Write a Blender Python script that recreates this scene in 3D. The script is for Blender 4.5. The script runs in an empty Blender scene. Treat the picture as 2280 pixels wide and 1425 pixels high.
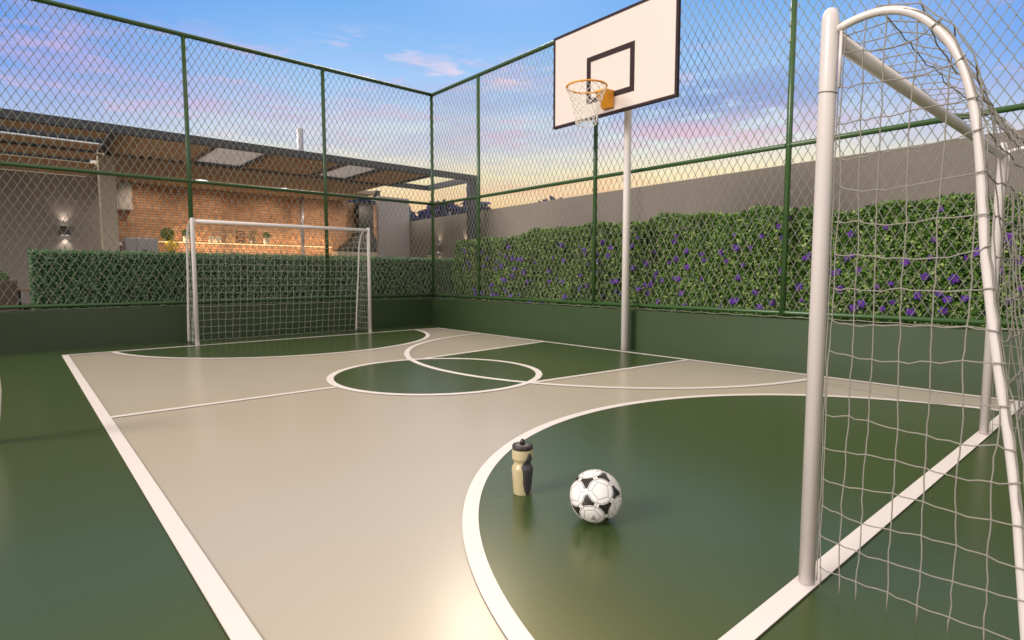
import bpy, math, random
import numpy as np
from mathutils import Vector, Matrix
R = math.radians
rng = np.random.default_rng(7)
random.seed(7)
S = bpy.context.scene

# ---------------------------------------------------------------- camera
PITCH, YAW, CAMH = 0.0795353, 0.7148142, 1.1
cd = bpy.data.cameras.new("camera"); cam = bpy.data.objects.new("camera", cd)
S.collection.objects.link(cam); S.camera = cam
cam.location = (0, 0, CAMH)
cam.rotation_euler = (math.pi/2 - PITCH, 0, -YAW)
cd.sensor_width = 36; cd.lens = 1274.52/2280*36
cd.clip_start = 0.02; cd.clip_end = 2000
cd.dof.use_dof = True; cd.dof.focus_distance = 2.6; cd.dof.aperture_fstop = 4.5

# ---------------------------------------------------------------- world
def lin(c):
    return tuple((x/255/12.92 if x/255 <= .04045 else ((x/255+.055)/1.055)**2.4) for x in c)
SUN_AZ, SUN_EL = R(-80), R(28)      # azimuth measured from +Y toward +X
W = bpy.data.worlds.new("World"); S.world = W; W.use_nodes = True
nt = W.node_tree; nt.nodes.clear()
def N(t, **k):
    n = nt.nodes.new(t)
    for a, b in k.items(): setattr(n, a, b)
    return n
def M(op, a, b=None, c=None):
    n = N('ShaderNodeMath', operation=op)
    for i, v in enumerate((a, b, c)):
        if v is None: continue
        if isinstance(v, (int, float)): n.inputs[i].default_value = v
        else: nt.links.new(v, n.inputs[i])
    return n.outputs[0]
def smooth(x, lo, hi):
    n = N('ShaderNodeMapRange', interpolation_type='SMOOTHSTEP')
    nt.links.new(x, n.inputs[0]); n.inputs[1].default_value = lo; n.inputs[2].default_value = hi
    return n.outputs[0]
def mix(f, a, b, mode='MIX'):
    n = N('ShaderNodeMix', data_type='RGBA', blend_type=mode)
    n.clamp_factor = True
    for s, v in ((n.inputs[0], f), (n.inputs[6], a), (n.inputs[7], b)):
        if isinstance(v, (int, float)): s.default_value = v
        elif isinstance(v, tuple): s.default_value = (*v, 1)
        else: nt.links.new(v, s)
    return n.outputs[2]
tc = N('ShaderNodeTexCoord'); sep = N('ShaderNodeSeparateXYZ'); nt.links.new(tc.outputs['Generated'], sep.inputs[0])
dx, dy, dz = sep.outputs
ramp = N('ShaderNodeValToRGB'); nt.links.new(dz, ramp.inputs[0])
stops = [(0.0, (176,128,165)), (.035, (226,160,178)), (.07, (246,190,160)), (.12, (252,214,156)), (.165, (246,233,190)), (.21, (228,232,226)),
         (.28, (176,208,244)), (.35, (140,188,240)), (.42, (108,168,234)), (.55, (108,162,232)), (1.0, (92,146,220))]
el = ramp.color_ramp.elements
while len(el) < len(stops): el.new(0.5)
for e, (pos, c) in zip(el, stops): e.position = pos; e.color = (*lin(c), 1)
col = ramp.outputs[0]
# deeper blue away from the after-glow, only above the horizon band
hl = M('POWER', M('ADD', M('MULTIPLY', dx, dx), M('MULTIPLY', dy, dy)), .5)
gl = M('DIVIDE', M('ADD', M('MULTIPLY', dx, .69), M('MULTIPLY', dy, .72)), M('MAXIMUM', hl, .001))
away = M('MULTIPLY', smooth(gl, .97, .72), smooth(dz, .06, .3))
col = mix(M('MULTIPLY', away, .8), col, lin((84, 146, 230)))
# clouds stretched along the horizon
mp = N('ShaderNodeMapping'); nt.links.new(tc.outputs['Generated'], mp.inputs[0]); mp.inputs['Scale'].default_value = (1.5, 1.5, 7.5)
nz = N('ShaderNodeTexNoise'); nt.links.new(mp.outputs[0], nz.inputs[0])
nz.inputs['Scale'].default_value = 2.1; nz.inputs['Detail'].default_value = 9; nz.inputs['Roughness'].default_value = .62
nz2 = N('ShaderNodeTexNoise'); nt.links.new(mp.outputs[0], nz2.inputs[0]); nz2.inputs['Scale'].default_value = 5.0
nz2.inputs['Detail'].default_value = 8; nz2.inputs['Roughness'].default_value = .65
band = M('MULTIPLY', smooth(dz, .10, .2), smooth(dz, .40, .29))
cl1 = M('MULTIPLY', smooth(nz.outputs[0], .47, .66), band)
cl2 = M('MULTIPLY', smooth(nz2.outputs[0], .51, .68), M('MULTIPLY', smooth(dz, .16, .22), smooth(dz, .38, .30)))
col = mix(M('MULTIPLY', cl1, .42), col, lin((168, 172, 218)))
col = mix(M('MULTIPLY', cl2, .45), col, lin((236, 190, 212)))
col = mix(M('MULTIPLY', smooth(dz, .0, -.03), 1.0), col, lin((120, 105, 95)))
# warm fill added to the unseen sky overhead and behind the photographer
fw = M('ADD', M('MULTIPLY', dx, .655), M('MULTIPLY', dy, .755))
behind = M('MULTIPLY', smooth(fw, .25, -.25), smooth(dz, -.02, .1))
AZ = M('ARCTAN2', dx, dy)
nz3 = N('ShaderNodeTexNoise'); nt.links.new(mp.outputs[0], nz3.inputs[0]); nz3.inputs['Scale'].default_value = 7.0
nz3.inputs['Detail'].default_value = 9; nz3.inputs['Roughness'].default_value = .6
def cloud(az, elv, wa, we, c, k, lo=.42, hi=.6, slope=0.):
    a = M('DIVIDE', M('SUBTRACT', AZ, R(az)), R(wa)); z0 = math.sin(R(elv))
    e = M('DIVIDE', M('SUBTRACT', M('SUBTRACT', dz, z0), M('MULTIPLY', M('SUBTRACT', AZ, R(az)), slope)), math.sin(R(we)))
    g = M('EXPONENT', M('MULTIPLY', M('ADD', M('MULTIPLY', a, a), M('MULTIPLY', e, e)), -1.0))
    f = M('MULTIPLY', M('MULTIPLY', g, smooth(nz3.outputs[0], lo, hi)), k)
    return mix(f, col, lin(c))
col = cloud(62, 15.6, 13, 2.6, (132, 156, 212), .85, .34, .52)
col = cloud(60, 12.8, 12, 1.4, (230, 188, 206), .8, .40, .56)
col = cloud(38, 18.6, 8, 1.1, (240, 216, 226), .75, .46, .62, -.06)
col = cloud(28, 20.6, 5, .9, (232, 210, 230), .55, .46, .6)
col = cloud(3, 16.5, 8, 2.2, (190, 172, 222), .45, .40, .58, .1)
col = cloud(52, 8.0, 16, 1.4, (250, 196, 150), .8, .38, .6)
col = cloud(18, 14.5, 12, 1.2, (206, 178, 218), .6, .42, .6)
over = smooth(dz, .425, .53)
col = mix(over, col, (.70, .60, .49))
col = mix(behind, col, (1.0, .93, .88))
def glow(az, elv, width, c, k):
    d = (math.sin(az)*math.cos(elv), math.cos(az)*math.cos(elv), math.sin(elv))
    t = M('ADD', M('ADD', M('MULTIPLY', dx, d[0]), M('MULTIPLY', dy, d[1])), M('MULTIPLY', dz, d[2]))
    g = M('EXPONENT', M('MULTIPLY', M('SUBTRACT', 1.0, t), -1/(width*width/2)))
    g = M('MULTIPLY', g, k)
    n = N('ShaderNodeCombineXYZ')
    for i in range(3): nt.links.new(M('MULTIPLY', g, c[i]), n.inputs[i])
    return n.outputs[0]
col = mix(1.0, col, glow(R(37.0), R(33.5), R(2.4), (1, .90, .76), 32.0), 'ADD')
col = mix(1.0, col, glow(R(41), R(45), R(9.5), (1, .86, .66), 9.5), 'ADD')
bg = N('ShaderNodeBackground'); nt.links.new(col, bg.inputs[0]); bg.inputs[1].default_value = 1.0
sky = N('ShaderNodeTexSky'); sky.sky_type = 'NISHITA'; sky.sun_disc = False
sky.sun_elevation = SUN_EL; sky.sun_rotation = SUN_AZ
bg2 = N('ShaderNodeBackground'); nt.links.new(sky.outputs[0], bg2.inputs[0]); bg2.inputs[1].default_value = .006
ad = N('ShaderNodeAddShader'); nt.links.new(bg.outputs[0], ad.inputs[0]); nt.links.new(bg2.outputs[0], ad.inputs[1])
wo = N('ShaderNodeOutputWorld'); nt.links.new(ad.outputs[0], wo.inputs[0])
W.cycles.sampling_method = 'AUTOMATIC'

sl = bpy.data.lights.new("sun", 'SUN'); sl.energy = 2.75; sl.angle = R(24); sl.color = (1, .93, .85)
so = bpy.data.objects.new("sun", sl); S.collection.objects.link(so)
sd = Vector((math.sin(SUN_AZ)*math.cos(SUN_EL), math.cos(SUN_AZ)*math.cos(SUN_EL), math.sin(SUN_EL)))
so.rotation_euler = sd.to_track_quat('Z', 'Y').to_euler()
S.view_settings.view_transform = 'Standard'; S.view_settings.look = 'None'
S.view_settings.exposure = 0.06; S.view_settings.gamma = 1.0
S.cycles.max_bounces = 6; S.cycles.transparent_max_bounces = 12
S.cycles.sample_clamp_indirect = 6.0

# ---------------------------------------------------------------- materials
def mat(name, color, rough=.5, metal=0., var=0., vscale=8., bump=0., bscale=60., spec=.5, coat=0., tint=None):
    m = bpy.data.materials.new(name); m.use_nodes = True
    t = m.node_tree; b = t.nodes['Principled BSDF']
    b.inputs['Base Color'].default_value = (*color, 1); b.inputs['Roughness'].default_value = rough
    b.inputs['Metallic'].default_value = metal; b.inputs['Specular IOR Level'].default_value = spec
    b.inputs['Coat Weight'].default_value = coat
    c = t.nodes.new('ShaderNodeTexCoord')
    if var:
        n = t.nodes.new('ShaderNodeTexNoise'); t.links.new(c.outputs['Object'], n.inputs[0])
        n.inputs['Scale'].default_value = vscale; n.inputs['Detail'].default_value = 5
        x = t.nodes.new('ShaderNodeMix'); x.data_type = 'RGBA'
        x.inputs[6].default_value = (*[v*(1-var) for v in color], 1)
        x.inputs[7].default_value = (*[min(1, v*(1+var)) for v in (tint or color)], 1)
        t.links.new(n.outputs[0], x.inputs[0]); t.links.new(x.outputs[2], b.inputs['Base Color'])
    if bump:
        n = t.nodes.new('ShaderNodeTexNoise'); t.links.new(c.outputs['Object'], n.inputs[0])
        n.inputs['Scale'].default_value = bscale; n.inputs['Detail'].default_value = 4
        q = t.nodes.new('ShaderNodeBump'); q.inputs['Strength'].default_value = bump; q.inputs['Distance'].default_value = .01
        t.links.new(n.outputs[0], q.inputs['Height']); t.links.new(q.outputs[0], b.inputs['Normal'])
    return m
def emis(name, color, k):
    m = bpy.data.materials.new(name); m.use_nodes = True
    b = m.node_tree.nodes['Principled BSDF']; b.inputs['Base Color'].default_value = (*color, 1)
    b.inputs['Emission Color'].default_value = (*color, 1); b.inputs['Emission Strength'].default_value = k
    return m
def floor_mat(name, color, rough, spec=.5, stint=(1, 1, 1)):
    m = mat(name, color, rough, var=.035, vscale=.9, spec=spec)
    m.node_tree.nodes['Principled BSDF'].inputs['Specular Tint'].default_value = (*stint, 1)
    return m
def leaf_mat(name, stops, rough=.45, spec=.4):
    m = bpy.data.materials.new(name); m.use_nodes = True
    t = m.node_tree; b = t.nodes['Principled BSDF']
    g = t.nodes.new('ShaderNodeNewGeometry'); r = t.nodes.new('ShaderNodeValToRGB')
    t.links.new(g.outputs['Random Per Island'], r.inputs[0])
    e = r.color_ramp.elements
    while len(e) < len(stops): e.new(.5)
    for k, (q, c) in zip(e, stops): k.position = q; k.color = (*c, 1)
    t.links.new(r.outputs[0], b.inputs['Base Color'])
    b.inputs['Roughness'].default_value = rough; b.inputs['Specular IOR Level'].default_value = spec
    tr = t.nodes.new('ShaderNodeBsdfTranslucent'); t.links.new(r.outputs[0], tr.inputs[0])
    x = t.nodes.new('ShaderNodeMixShader'); x.inputs[0].default_value = .25
    o = t.nodes['Material Output']
    t.links.new(b.outputs[0], x.inputs[1]); t.links.new(tr.outputs[0], x.inputs[2]); t.links.new(x.outputs[0], o.inputs[0])
    return m
def brick_mat():
    m = bpy.data.materials.new("thin_brick"); m.use_nodes = True
    t = m.node_tree; b = t.nodes['Principled BSDF']; b.inputs['Roughness'].default_value = .85
    c = t.nodes.new('ShaderNodeTexCoord'); mp = t.nodes.new('ShaderNodeMapping'); t.links.new(c.outputs['Object'], mp.inputs[0])
    mp.inputs['Rotation'].default_value = (R(90), 0, 0)
    k = t.nodes.new('ShaderNodeTexBrick'); t.links.new(mp.outputs[0], k.inputs[0])
    k.inputs['Color1'].default_value = (.50, .27, .15, 1); k.inputs['Color2'].default_value = (.62, .37, .22, 1)
    k.inputs['Mortar'].default_value = (.30, .17, .10, 1); k.inputs['Scale'].default_value = 1
    k.inputs['Brick Width'].default_value = .42; k.inputs['Row Height'].default_value = .075; k.inputs['Mortar Size'].default_value = .010
    k.inputs['Bias'].default_value = -.1
    n = t.nodes.new('ShaderNodeTexNoise'); t.links.new(c.outputs['Object'], n.inputs[0]); n.inputs['Scale'].default_value = 5
    x = t.nodes.new('ShaderNodeMix'); x.data_type = 'RGBA'; x.blend_type = 'OVERLAY'; x.inputs[0].default_value = .5
    t.links.new(k.outputs[0], x.inputs[6]); t.links.new(n.outputs[0], x.inputs[7]); t.links.new(x.outputs[2], b.inputs['Base Color'])
    q = t.nodes.new('ShaderNodeBump'); q.inputs['Distance'].default_value = .02; q.invert = True
    t.links.new(k.outputs['Fac'], q.inputs['Height']); t.links.new(q.outputs[0], b.inputs['Normal'])
    return m

GREEN = floor_mat("court_green", (.047, .075, .025), .235, .42, (1, .74, .36))
BEIGE = floor_mat("court_beige", (.475, .412, .335), .225, .46, (1, .92, .82))
LINE = floor_mat("line_paint", (.77, .70, .67), .38, .5)
CURB = mat("curb_green", (.030, .054, .019), .42, var=.10, vscale=2.5, bump=.03, bscale=30)
RAIL = mat("rail_green", (.036, .088, .024), .28, var=.12, vscale=6)
WIRE = mat("galvanised_wire", (.235, .24, .19), .45, metal=.35)
WHITE = mat("white_enamel", (.70, .63, .61), .26, var=.03, vscale=5, bump=.012, bscale=120)
STRING = mat("net_string", (.265, .24, .21), .8, var=.2, vscale=40)
STRINGW = mat("pale_net_string", (.60, .60, .50), .8)
HOOPNET = mat("hoop_net_string", (.85, .80, .72), .8)
BOARD = mat("board_white", (.70, .60, .55), .5, var=.02, vscale=3)
WHITE_LIT = mat("white_enamel_lit", (.82, .75, .73), .28, var=.03, vscale=5)  # same white lightened, standing in for light on pole and far goal
DARK = mat("dark_paint", (.030, .014, .015), .6, spec=.2)
ORANGE = mat("orange_paint", (.82, .34, .02), .4, var=.08, vscale=20)
BROWNW = mat("taupe_render", (.225, .19, .165), .9, var=.12, vscale=1.5, bump=.25, bscale=40)
GREYW = mat("grey_render", (.46, .42, .42), .9, var=.1, vscale=1.2, bump=.2, bscale=40)
PILLAR = mat("pale_render", (.58, .50, .40), .85, var=.1, vscale=2, bump=.2, bscale=40)
CEIL = mat("taupe_ceiling", (.42, .32, .22), .8, var=.08, vscale=1)
STEEL = mat("graphite_steel", (.055, .058, .072), .5, var=.1, vscale=3)
WOOD = mat("cedar_slats", (.42, .26, .145), .6, var=.3, vscale=9, tint=(.50, .32, .18))
WOODD = mat("dark_wood", (.10, .045, .025), .6, var=.2, vscale=9)
FROST = mat("frosted_pane", (.62, .60, .60), .35, var=.05, vscale=2)
_t = FROST.node_tree; _x = _t.nodes.new('ShaderNodeMixShader'); _x.inputs[0].default_value = .5
_d = _t.nodes.new('ShaderNodeBsdfTranslucent'); _d.inputs[0].default_value = (.78, .76, .76, 1)
_t.links.new(_t.nodes['Principled BSDF'].outputs[0], _x.inputs[1]); _t.links.new(_d.outputs[0], _x.inputs[2])
_t.links.new(_x.outputs[0], _t.nodes['Material Output'].inputs[0])
BRICK = brick_mat()
STAIN = mat("brushed_steel", (.38, .38, .42), .35, metal=.6, var=.06, vscale=4)
GALV = mat("flue_steel", (.45, .45, .50), .4, metal=.5, var=.08, vscale=4)
BLACK = mat("black_iron", (.02, .018, .018), .5, var=.2, vscale=10)
TERRA = mat("terrace_stone", (.24, .20, .17), .8, var=.15, vscale=2, bump=.1)
SOIL = mat("soil", (.06, .045, .03), .95, var=.3, vscale=12)
GRASS = mat("ground_grass", (.06, .09, .035), .95, var=.3, vscale=3)
POT = mat("pale_pot", (.62, .54, .45), .7, var=.08, vscale=12)
TAN = mat("tan_board", (.42, .27, .13), .6, var=.2, vscale=14)
LAMPW = emis("lit_diffuser", (1, .97, .90), 5.0)
LAMPS = emis('soft_lens', (1, .90, .74), 1.6)
LED = emis("led_warm", (1, .66, .36), .9)
BOX = leaf_mat("boxwood_leaf", [(0, (.028, .08, .04)), (.4, (.10, .23, .10)), (.75, (.22, .40, .18)), (1, (.5, .62, .42))])
VINE = leaf_mat("vine_leaf", [(0, (.020, .055, .012)), (.35, (.065, .155, .025)), (.7, (.17, .32, .05)), (1, (.50, .62, .22))])
PETAL = leaf_mat("violet_petal", [(0, (.085, .028, .28)), (.6, (.13, .045, .40)), (1, (.22, .09, .52))], .6, .2)
FCORE = mat("flower_core", (.30, .05, .12), .6)
HERB = leaf_mat("herb_leaf", [(0, (.04, .12, .02)), (1, (.12, .25, .05))])
LIME = leaf_mat("lime_leaf", [(0, (.30, .32, .02)), (1, (.55, .50, .05))])
FOREST = leaf_mat("hazed_far_leaf", [(0, (.030, .022, .10)), (.7, (.050, .035, .15)), (1, (.02, .09, .08))])  # violet distance haze put into the leaf colour

# ---------------------------------------------------------------- helpers
class MB:
    def __init__(s): s.v = []; s.f = []; s.n = 0; s.sm = []
    def add(s, v, f, smooth=False):
        v = np.asarray(v, float).reshape(-1, 3); s.v.append(v)
        for q in f: s.f.append(tuple(i+s.n for i in q)); s.sm.append(smooth)
        s.n += len(v); return s
    def box(s, a, b):
        x0, y0, z0 = a; x1, y1, z1 = b
        v = [(x, y, z) for z in (z0, z1) for y in (y0, y1) for x in (x0, x1)]
        return s.add(v, [(0,2,3,1),(4,5,7,6),(0,1,5,4),(2,6,7,3),(0,4,6,2),(1,3,7,5)])
    def cbox(s, a, b, c=.006):
        # box with chamfered vertical and horizontal edges
        a = np.array(a, float); b = np.array(b, float); m = (a+b)/2; h = (b-a)/2
        c = min(c, *(h*.45)); v = []; idx = {}
        for sx in (-1, 1):
            for sy in (-1, 1):
                for sz in (-1, 1):
                    for k in range(3):
                        o = h-c; o = o.copy(); o[k] = h[k]
                        idx[(sx, sy, sz, k)] = len(v); v.append(m+o*np.array([sx, sy, sz]))
        f = []
        def quad(keys, n):
            q = [idx[k] for k in keys]; p = np.array([v[i] for i in q])
            nn = np.cross(p[1]-p[0], p[2]-p[0])
            f.append(tuple(q if nn@n > 0 else q[::-1]))
        for k in range(3):
            o = [i for i in range(3) if i != k]
            for sg in (-1, 1):
                ks = []
                for p_, q_ in ((-1,-1),(1,-1),(1,1),(-1,1)):
                    t = [0,0,0]; t[k] = sg; t[o[0]] = p_; t[o[1]] = q_; ks.append((*t, k))
                n = np.zeros(3); n[k] = sg; quad(ks, n)
        for k in range(3):
            o = [i for i in range(3) if i != k]
            for p_ in (-1, 1):
                for q_ in (-1, 1):
                    def key(e, ax):
                        t = [0,0,0]; t[k] = e; t[o[0]] = p_; t[o[1]] = q_; return (*t, ax)
                    n = np.zeros(3); n[o[0]] = p_; n[o[1]] = q_
                    quad([key(-1, o[0]), key(1, o[0]), key(1, o[1]), key(-1, o[1])], n)
        for sx in (-1, 1):
            for sy in (-1, 1):
                for sz in (-1, 1):
                    quad([(sx, sy, sz, 0), (sx, sy, sz, 1), (sx, sy, sz, 2)], np.array([sx, sy, sz]))
        return s.add(v, f)
    def tube(s, pts, r, n=8, cap=True, smooth=True, closed=False):
        P = np.asarray(pts, float); m = len(P)
        rr = np.full(m, r) if np.isscalar(r) else np.asarray(r, float)
        if closed: T = np.roll(P, -1, 0)-np.roll(P, 1, 0)
        else: T = np.gradient(P, axis=0) if m > 2 else np.repeat([P[1]-P[0]], 2, 0)
        T /= np.maximum(np.linalg.norm(T, axis=1, keepdims=True), 1e-9)
        ref = np.array([0, 0, 1.]) if abs(T[0][2]) < .9 else np.array([1., 0, 0])
        if closed: ref = np.cross(P[0]-P[m//3], P[0]-P[2*m//3]); ref /= np.linalg.norm(ref)
        U = []
        u = ref-T[0]*(ref@T[0]); u /= np.linalg.norm(u)
        for t in T:
            u = u-t*(u@t); u /= np.linalg.norm(u); U.append(u)
        U = np.array(U); V = np.cross(T, U)
        a = np.arange(n)*2*math.pi/n
        ring = P[:, None]+rr[:, None, None]*(np.cos(a)[None, :, None]*U[:, None]+np.sin(a)[None, :, None]*V[:, None])
        f = []
        for i in range(m if closed else m-1):
            j = (i+1) % m
            for k in range(n):
                l = (k+1) % n; f.append((i*n+k, i*n+l, j*n+l, j*n+k))
        b = s.n; s.add(ring, f, smooth)
        if cap and not closed:
            s.f.append(tuple(b+k for k in range(n))[::-1]); s.sm.append(False)
            s.f.append(tuple(b+(m-1)*n+k for k in range(n))); s.sm.append(False)
        return s
    def lathe(s, prof, c=(0, 0, 0), n=32, smooth=True):
        v = []; m = len(prof)
        for r, z in prof:
            for k in range(n):
                a = 2*math.pi*k/n; v.append((c[0]+r*math.cos(a), c[1]+r*math.sin(a), c[2]+z))
        f = [(i*n+k, i*n+(k+1) % n, (i+1)*n+(k+1) % n, (i+1)*n+k) for i in range(m-1) for k in range(n)]
        b = s.n; s.add(v, f, smooth)
        s.f.append(tuple(b+k for k in range(n))[::-1]); s.sm.append(False)
        s.f.append(tuple(b+(m-1)*n+k for k in range(n))); s.sm.append(False)
        return s
    def blob(s, c, r, n=10):
        v = []; f = []
        for i in range(n//2+1):
            t = math.pi*i/(n//2)
            for k in range(n):
                a = 2*math.pi*k/n; v.append((c[0]+r*math.sin(t)*math.cos(a), c[1]+r*math.sin(t)*math.sin(a), c[2]+r*math.cos(t)))
        for i in range(n//2):
            for k in range(n): f.append((i*n+k, (i+1)*n+k, (i+1)*n+(k+1) % n, i*n+(k+1) % n))
        return s.add(v, f, True)
    def build(s, name, m, parent=None, loc=None):
        me = bpy.data.meshes.new(name); V = np.concatenate(s.v)
        if loc is not None: V = V-np.array(loc)
        me.from_pydata(V.tolist(), [], s.f); me.polygons.foreach_set('use_smooth', s.sm)
        me.materials.append(m); me.update()
        o = bpy.data.objects.new(name, me); S.collection.objects.link(o)
        if loc is not None: o.location = loc
        if parent: o.parent = parent
        return o
def raw(name, V, F, m, parent=None):
    me = bpy.data.meshes.new(name); me.from_pydata(V.reshape(-1, 3).tolist(), [], F.tolist())
    me.materials.append(m); me.update()
    o = bpy.data.objects.new(name, me); S.collection.objects.link(o)
    if parent: o.parent = parent
    return o
def tag(o, label=None, cat=None, group=None, kind=None):
    for k, v in (('label', label), ('category', cat), ('group', group), ('kind', kind)):
        if v: o[k] = v
    return o
def empty(name, label, cat, loc=(0, 0, 0), group=None, rz=0):
    o = bpy.data.objects.new(name, None); S.collection.objects.link(o); o.location = loc; o.rotation_euler = (0, 0, rz)
    o.empty_display_size = .1
    return tag(o, label, cat, group)
def leaves(name, P, Nn, size, m, parent=None, aspect=.5, jitter=.9, up=0.):
    """many small folded leaf faces at points P with rough normals Nn"""
    k = len(P)
    n = Nn+rng.normal(0, jitter, (k, 3)); n /= np.linalg.norm(n, axis=1, keepdims=True)
    d = rng.normal(0, 1, (k, 3)); d[:, 2] += up; d -= n*(d*n).sum(1, keepdims=True); d /= np.linalg.norm(d, axis=1, keepdims=True)
    w = np.cross(n, d); L = (size*rng.uniform(.65, 1.3, k))[:, None]
    mid = P+d*L*.5; tip = P+d*L-n*L*.12
    a = mid+w*L*aspect*.5+n*L*.08; b = mid-w*L*aspect*.5+n*L*.08
    V = np.stack([P, a, tip, b], 1)
    i = np.arange(k)[:, None]*4
    F = np.concatenate([i+[0, 1, 2], i+[0, 2, 3]], 1).reshape(-1, 3)
    return raw(name, V, F, m, parent)

# ---------------------------------------------------------------- ground and court
def sheet(name, poly, z, m):
    o = raw(name, np.array([(x, y, z) for x, y in poly]), np.array([list(range(len(poly)))]), m)
    return tag(o, kind='structure')
sheet('ground', [(-300, -300), (300, -300), (300, 300), (-300, 300)], -.03, GRASS)
sheet('court_floor', [(-2.2, -3.0), (6.95, -3.0), (6.95, 10.68), (-2.2, 10.68)], 0, GREEN)
XL, XR, Y0, Y1 = .435, 6.53, .758, 9.83
CX, LW = 3.482, .072
sheet('court_paint', [(XL, Y0), (XR, Y0), (XR, Y1), (XL, Y1)], .003, BEIGE)
def arc(cx, cy, r, a0, a1, n=96):
    return [(cx+r*math.cos(a0+(a1-a0)*i/n), cy+r*math.sin(a0+(a1-a0)*i/n)) for i in range(n+1)]
RD = 2.53; cyN, cyF = .50, 10.09
aN = math.asin((Y0-cyN)/RD)
sheet('goal_area_paint', arc(CX, cyN, RD, aN, math.pi-aN), .0055, GREEN)
sheet('far_goal_area_paint', arc(CX, cyF, RD, math.pi+aN, 2*math.pi-aN), .0055, GREEN)
KY = 5.28; RC = 1.165
# trapezoid lane joined to the centre circle
ang = math.atan2(1.09, .40)
lane = [(XR-.03, KY-1.25)] + [(XR-.03, KY+1.37)] + arc(CX, KY, RC-.03, ang, 2*math.pi-ang)
sheet('lane_paint', lane, .0058, GREEN)
ml = MB()
def strip(a, b, z=.0080, w=LW):
    a = np.array(a, float); b = np.array(b, float); d = (b-a)/np.linalg.norm(b-a); n = np.array([-d[1], d[0]])*w/2
    ml.add([(*(a-n), z), (*(b-n), z), (*(b+n), z), (*(a+n), z)], [(0, 1, 2, 3)])
def arcline(cx, cy, r, a0, a1, z=.0080, w=LW, n=128):
    o = arc(cx, cy, r+w/2, a0, a1, n); i = arc(cx, cy, r-w/2, a0, a1, n)
    v = [(x, y, z) for x, y in o]+[(x, y, z) for x, y in i]
    ml.add(v, [(k, k+1, n+2+k, n+1+k) for k in range(n)])
h = LW/2
strip((XL+h, Y0+LW+.001), (XL+h, Y1-LW-.001)); strip((XR-h, Y0+LW+.001), (XR-h, Y1-LW-.001))
strip((XL, Y0+h), (XR, Y0+h)); strip((XL, Y1-h), (XR, Y1-h))
strip((XL+LW+.001, KY), (CX-RC-.01, KY), .0083, .062)
arcline(CX, KY, RC-h, 0, 2*math.pi, .0086)
a2 = math.asin((Y0+LW-cyN)/RD)
arcline(CX, cyN, RD-h, a2, math.pi-a2, .0082); arcline(CX, cyF, RD-h, math.pi+a2, 2*math.pi-a2, .0082)
t0 = math.acos((6.62-XR+LW)/2.99)
arcline(6.62, 5.39, 2.975, math.pi-t0, math.pi+t0, .0089)
strip((CX+.50, KY+1.055), (XR-LW, KY+1.385), .0084, .06); strip((CX+.46, KY-1.08), (XR-LW, KY-1.26), .0084, .06)
tag(ml.build('court_markings', LINE), kind='structure')

# ---------------------------------------------------------------- low walls (kerb wall of the court)
FX, FY = 6.95, 10.64          # fence planes
b = MB().cbox((-3.0, FY-.05, -.02), (FX+.17, FY+.17, .575), .008)
tag(b.build('low_wall', CURB), 'low dark green wall under the chain-link fence behind the far goal', 'wall')
b = MB().cbox((FX-.10, -3.0, -.02), (FX+.17, FY-.052, .575), .008)
tag(b.build('low_wall', CURB), 'low dark green wall along the side beneath the basketball backboard', 'wall')

# ---------------------------------------------------------------- chain-link fences
MW, MH = .107, .184
def chain_panel(axis, fixed, u0, u1, z0, z1, parent):
    """woven zigzag wires between u0..u1 (axis 0: along X, 1: along Y)"""
    nz_ = int(round((z1-z0)/(MH/2))); zz = np.linspace(z0, z1, nz_+1)
    nw = max(2, int(round((u1-u0)/(MW/2)))); w = (u1-u0)/nw
    B = MB(); r = .0046
    for k in range(nw):
        u = u0+(k+.5)*w; P = []
        for i, z in enumerate(zz):
            sgn = 1 if (i+k) % 2 else -1
            uu = u+sgn*(w/2+.001); dd = .005*(1 if (i+k) % 2 else -1)*(1 if k % 2 else -1)
            P.append((uu, fixed, z-.004*0) if axis == 0 else (fixed, uu, z))
            P[-1] = list(P[-1]); P[-1][1-axis] += dd*.6
        P = np.array(P); sag = rng.normal(0, .0015, P.shape); P += sag
        # tube with 4 sides; little twist dots where wires hook
        B.tube(P, r, 4, cap=False, smooth=True)
        for i in range(k % 2, len(P), 2):
            q = P[i]; B.tube([q-[0, 0, .009], q+[0, 0, .009]], r*1.5, 4, cap=False)
    return B.build('chain_link_mesh', WIRE, parent)
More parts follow.
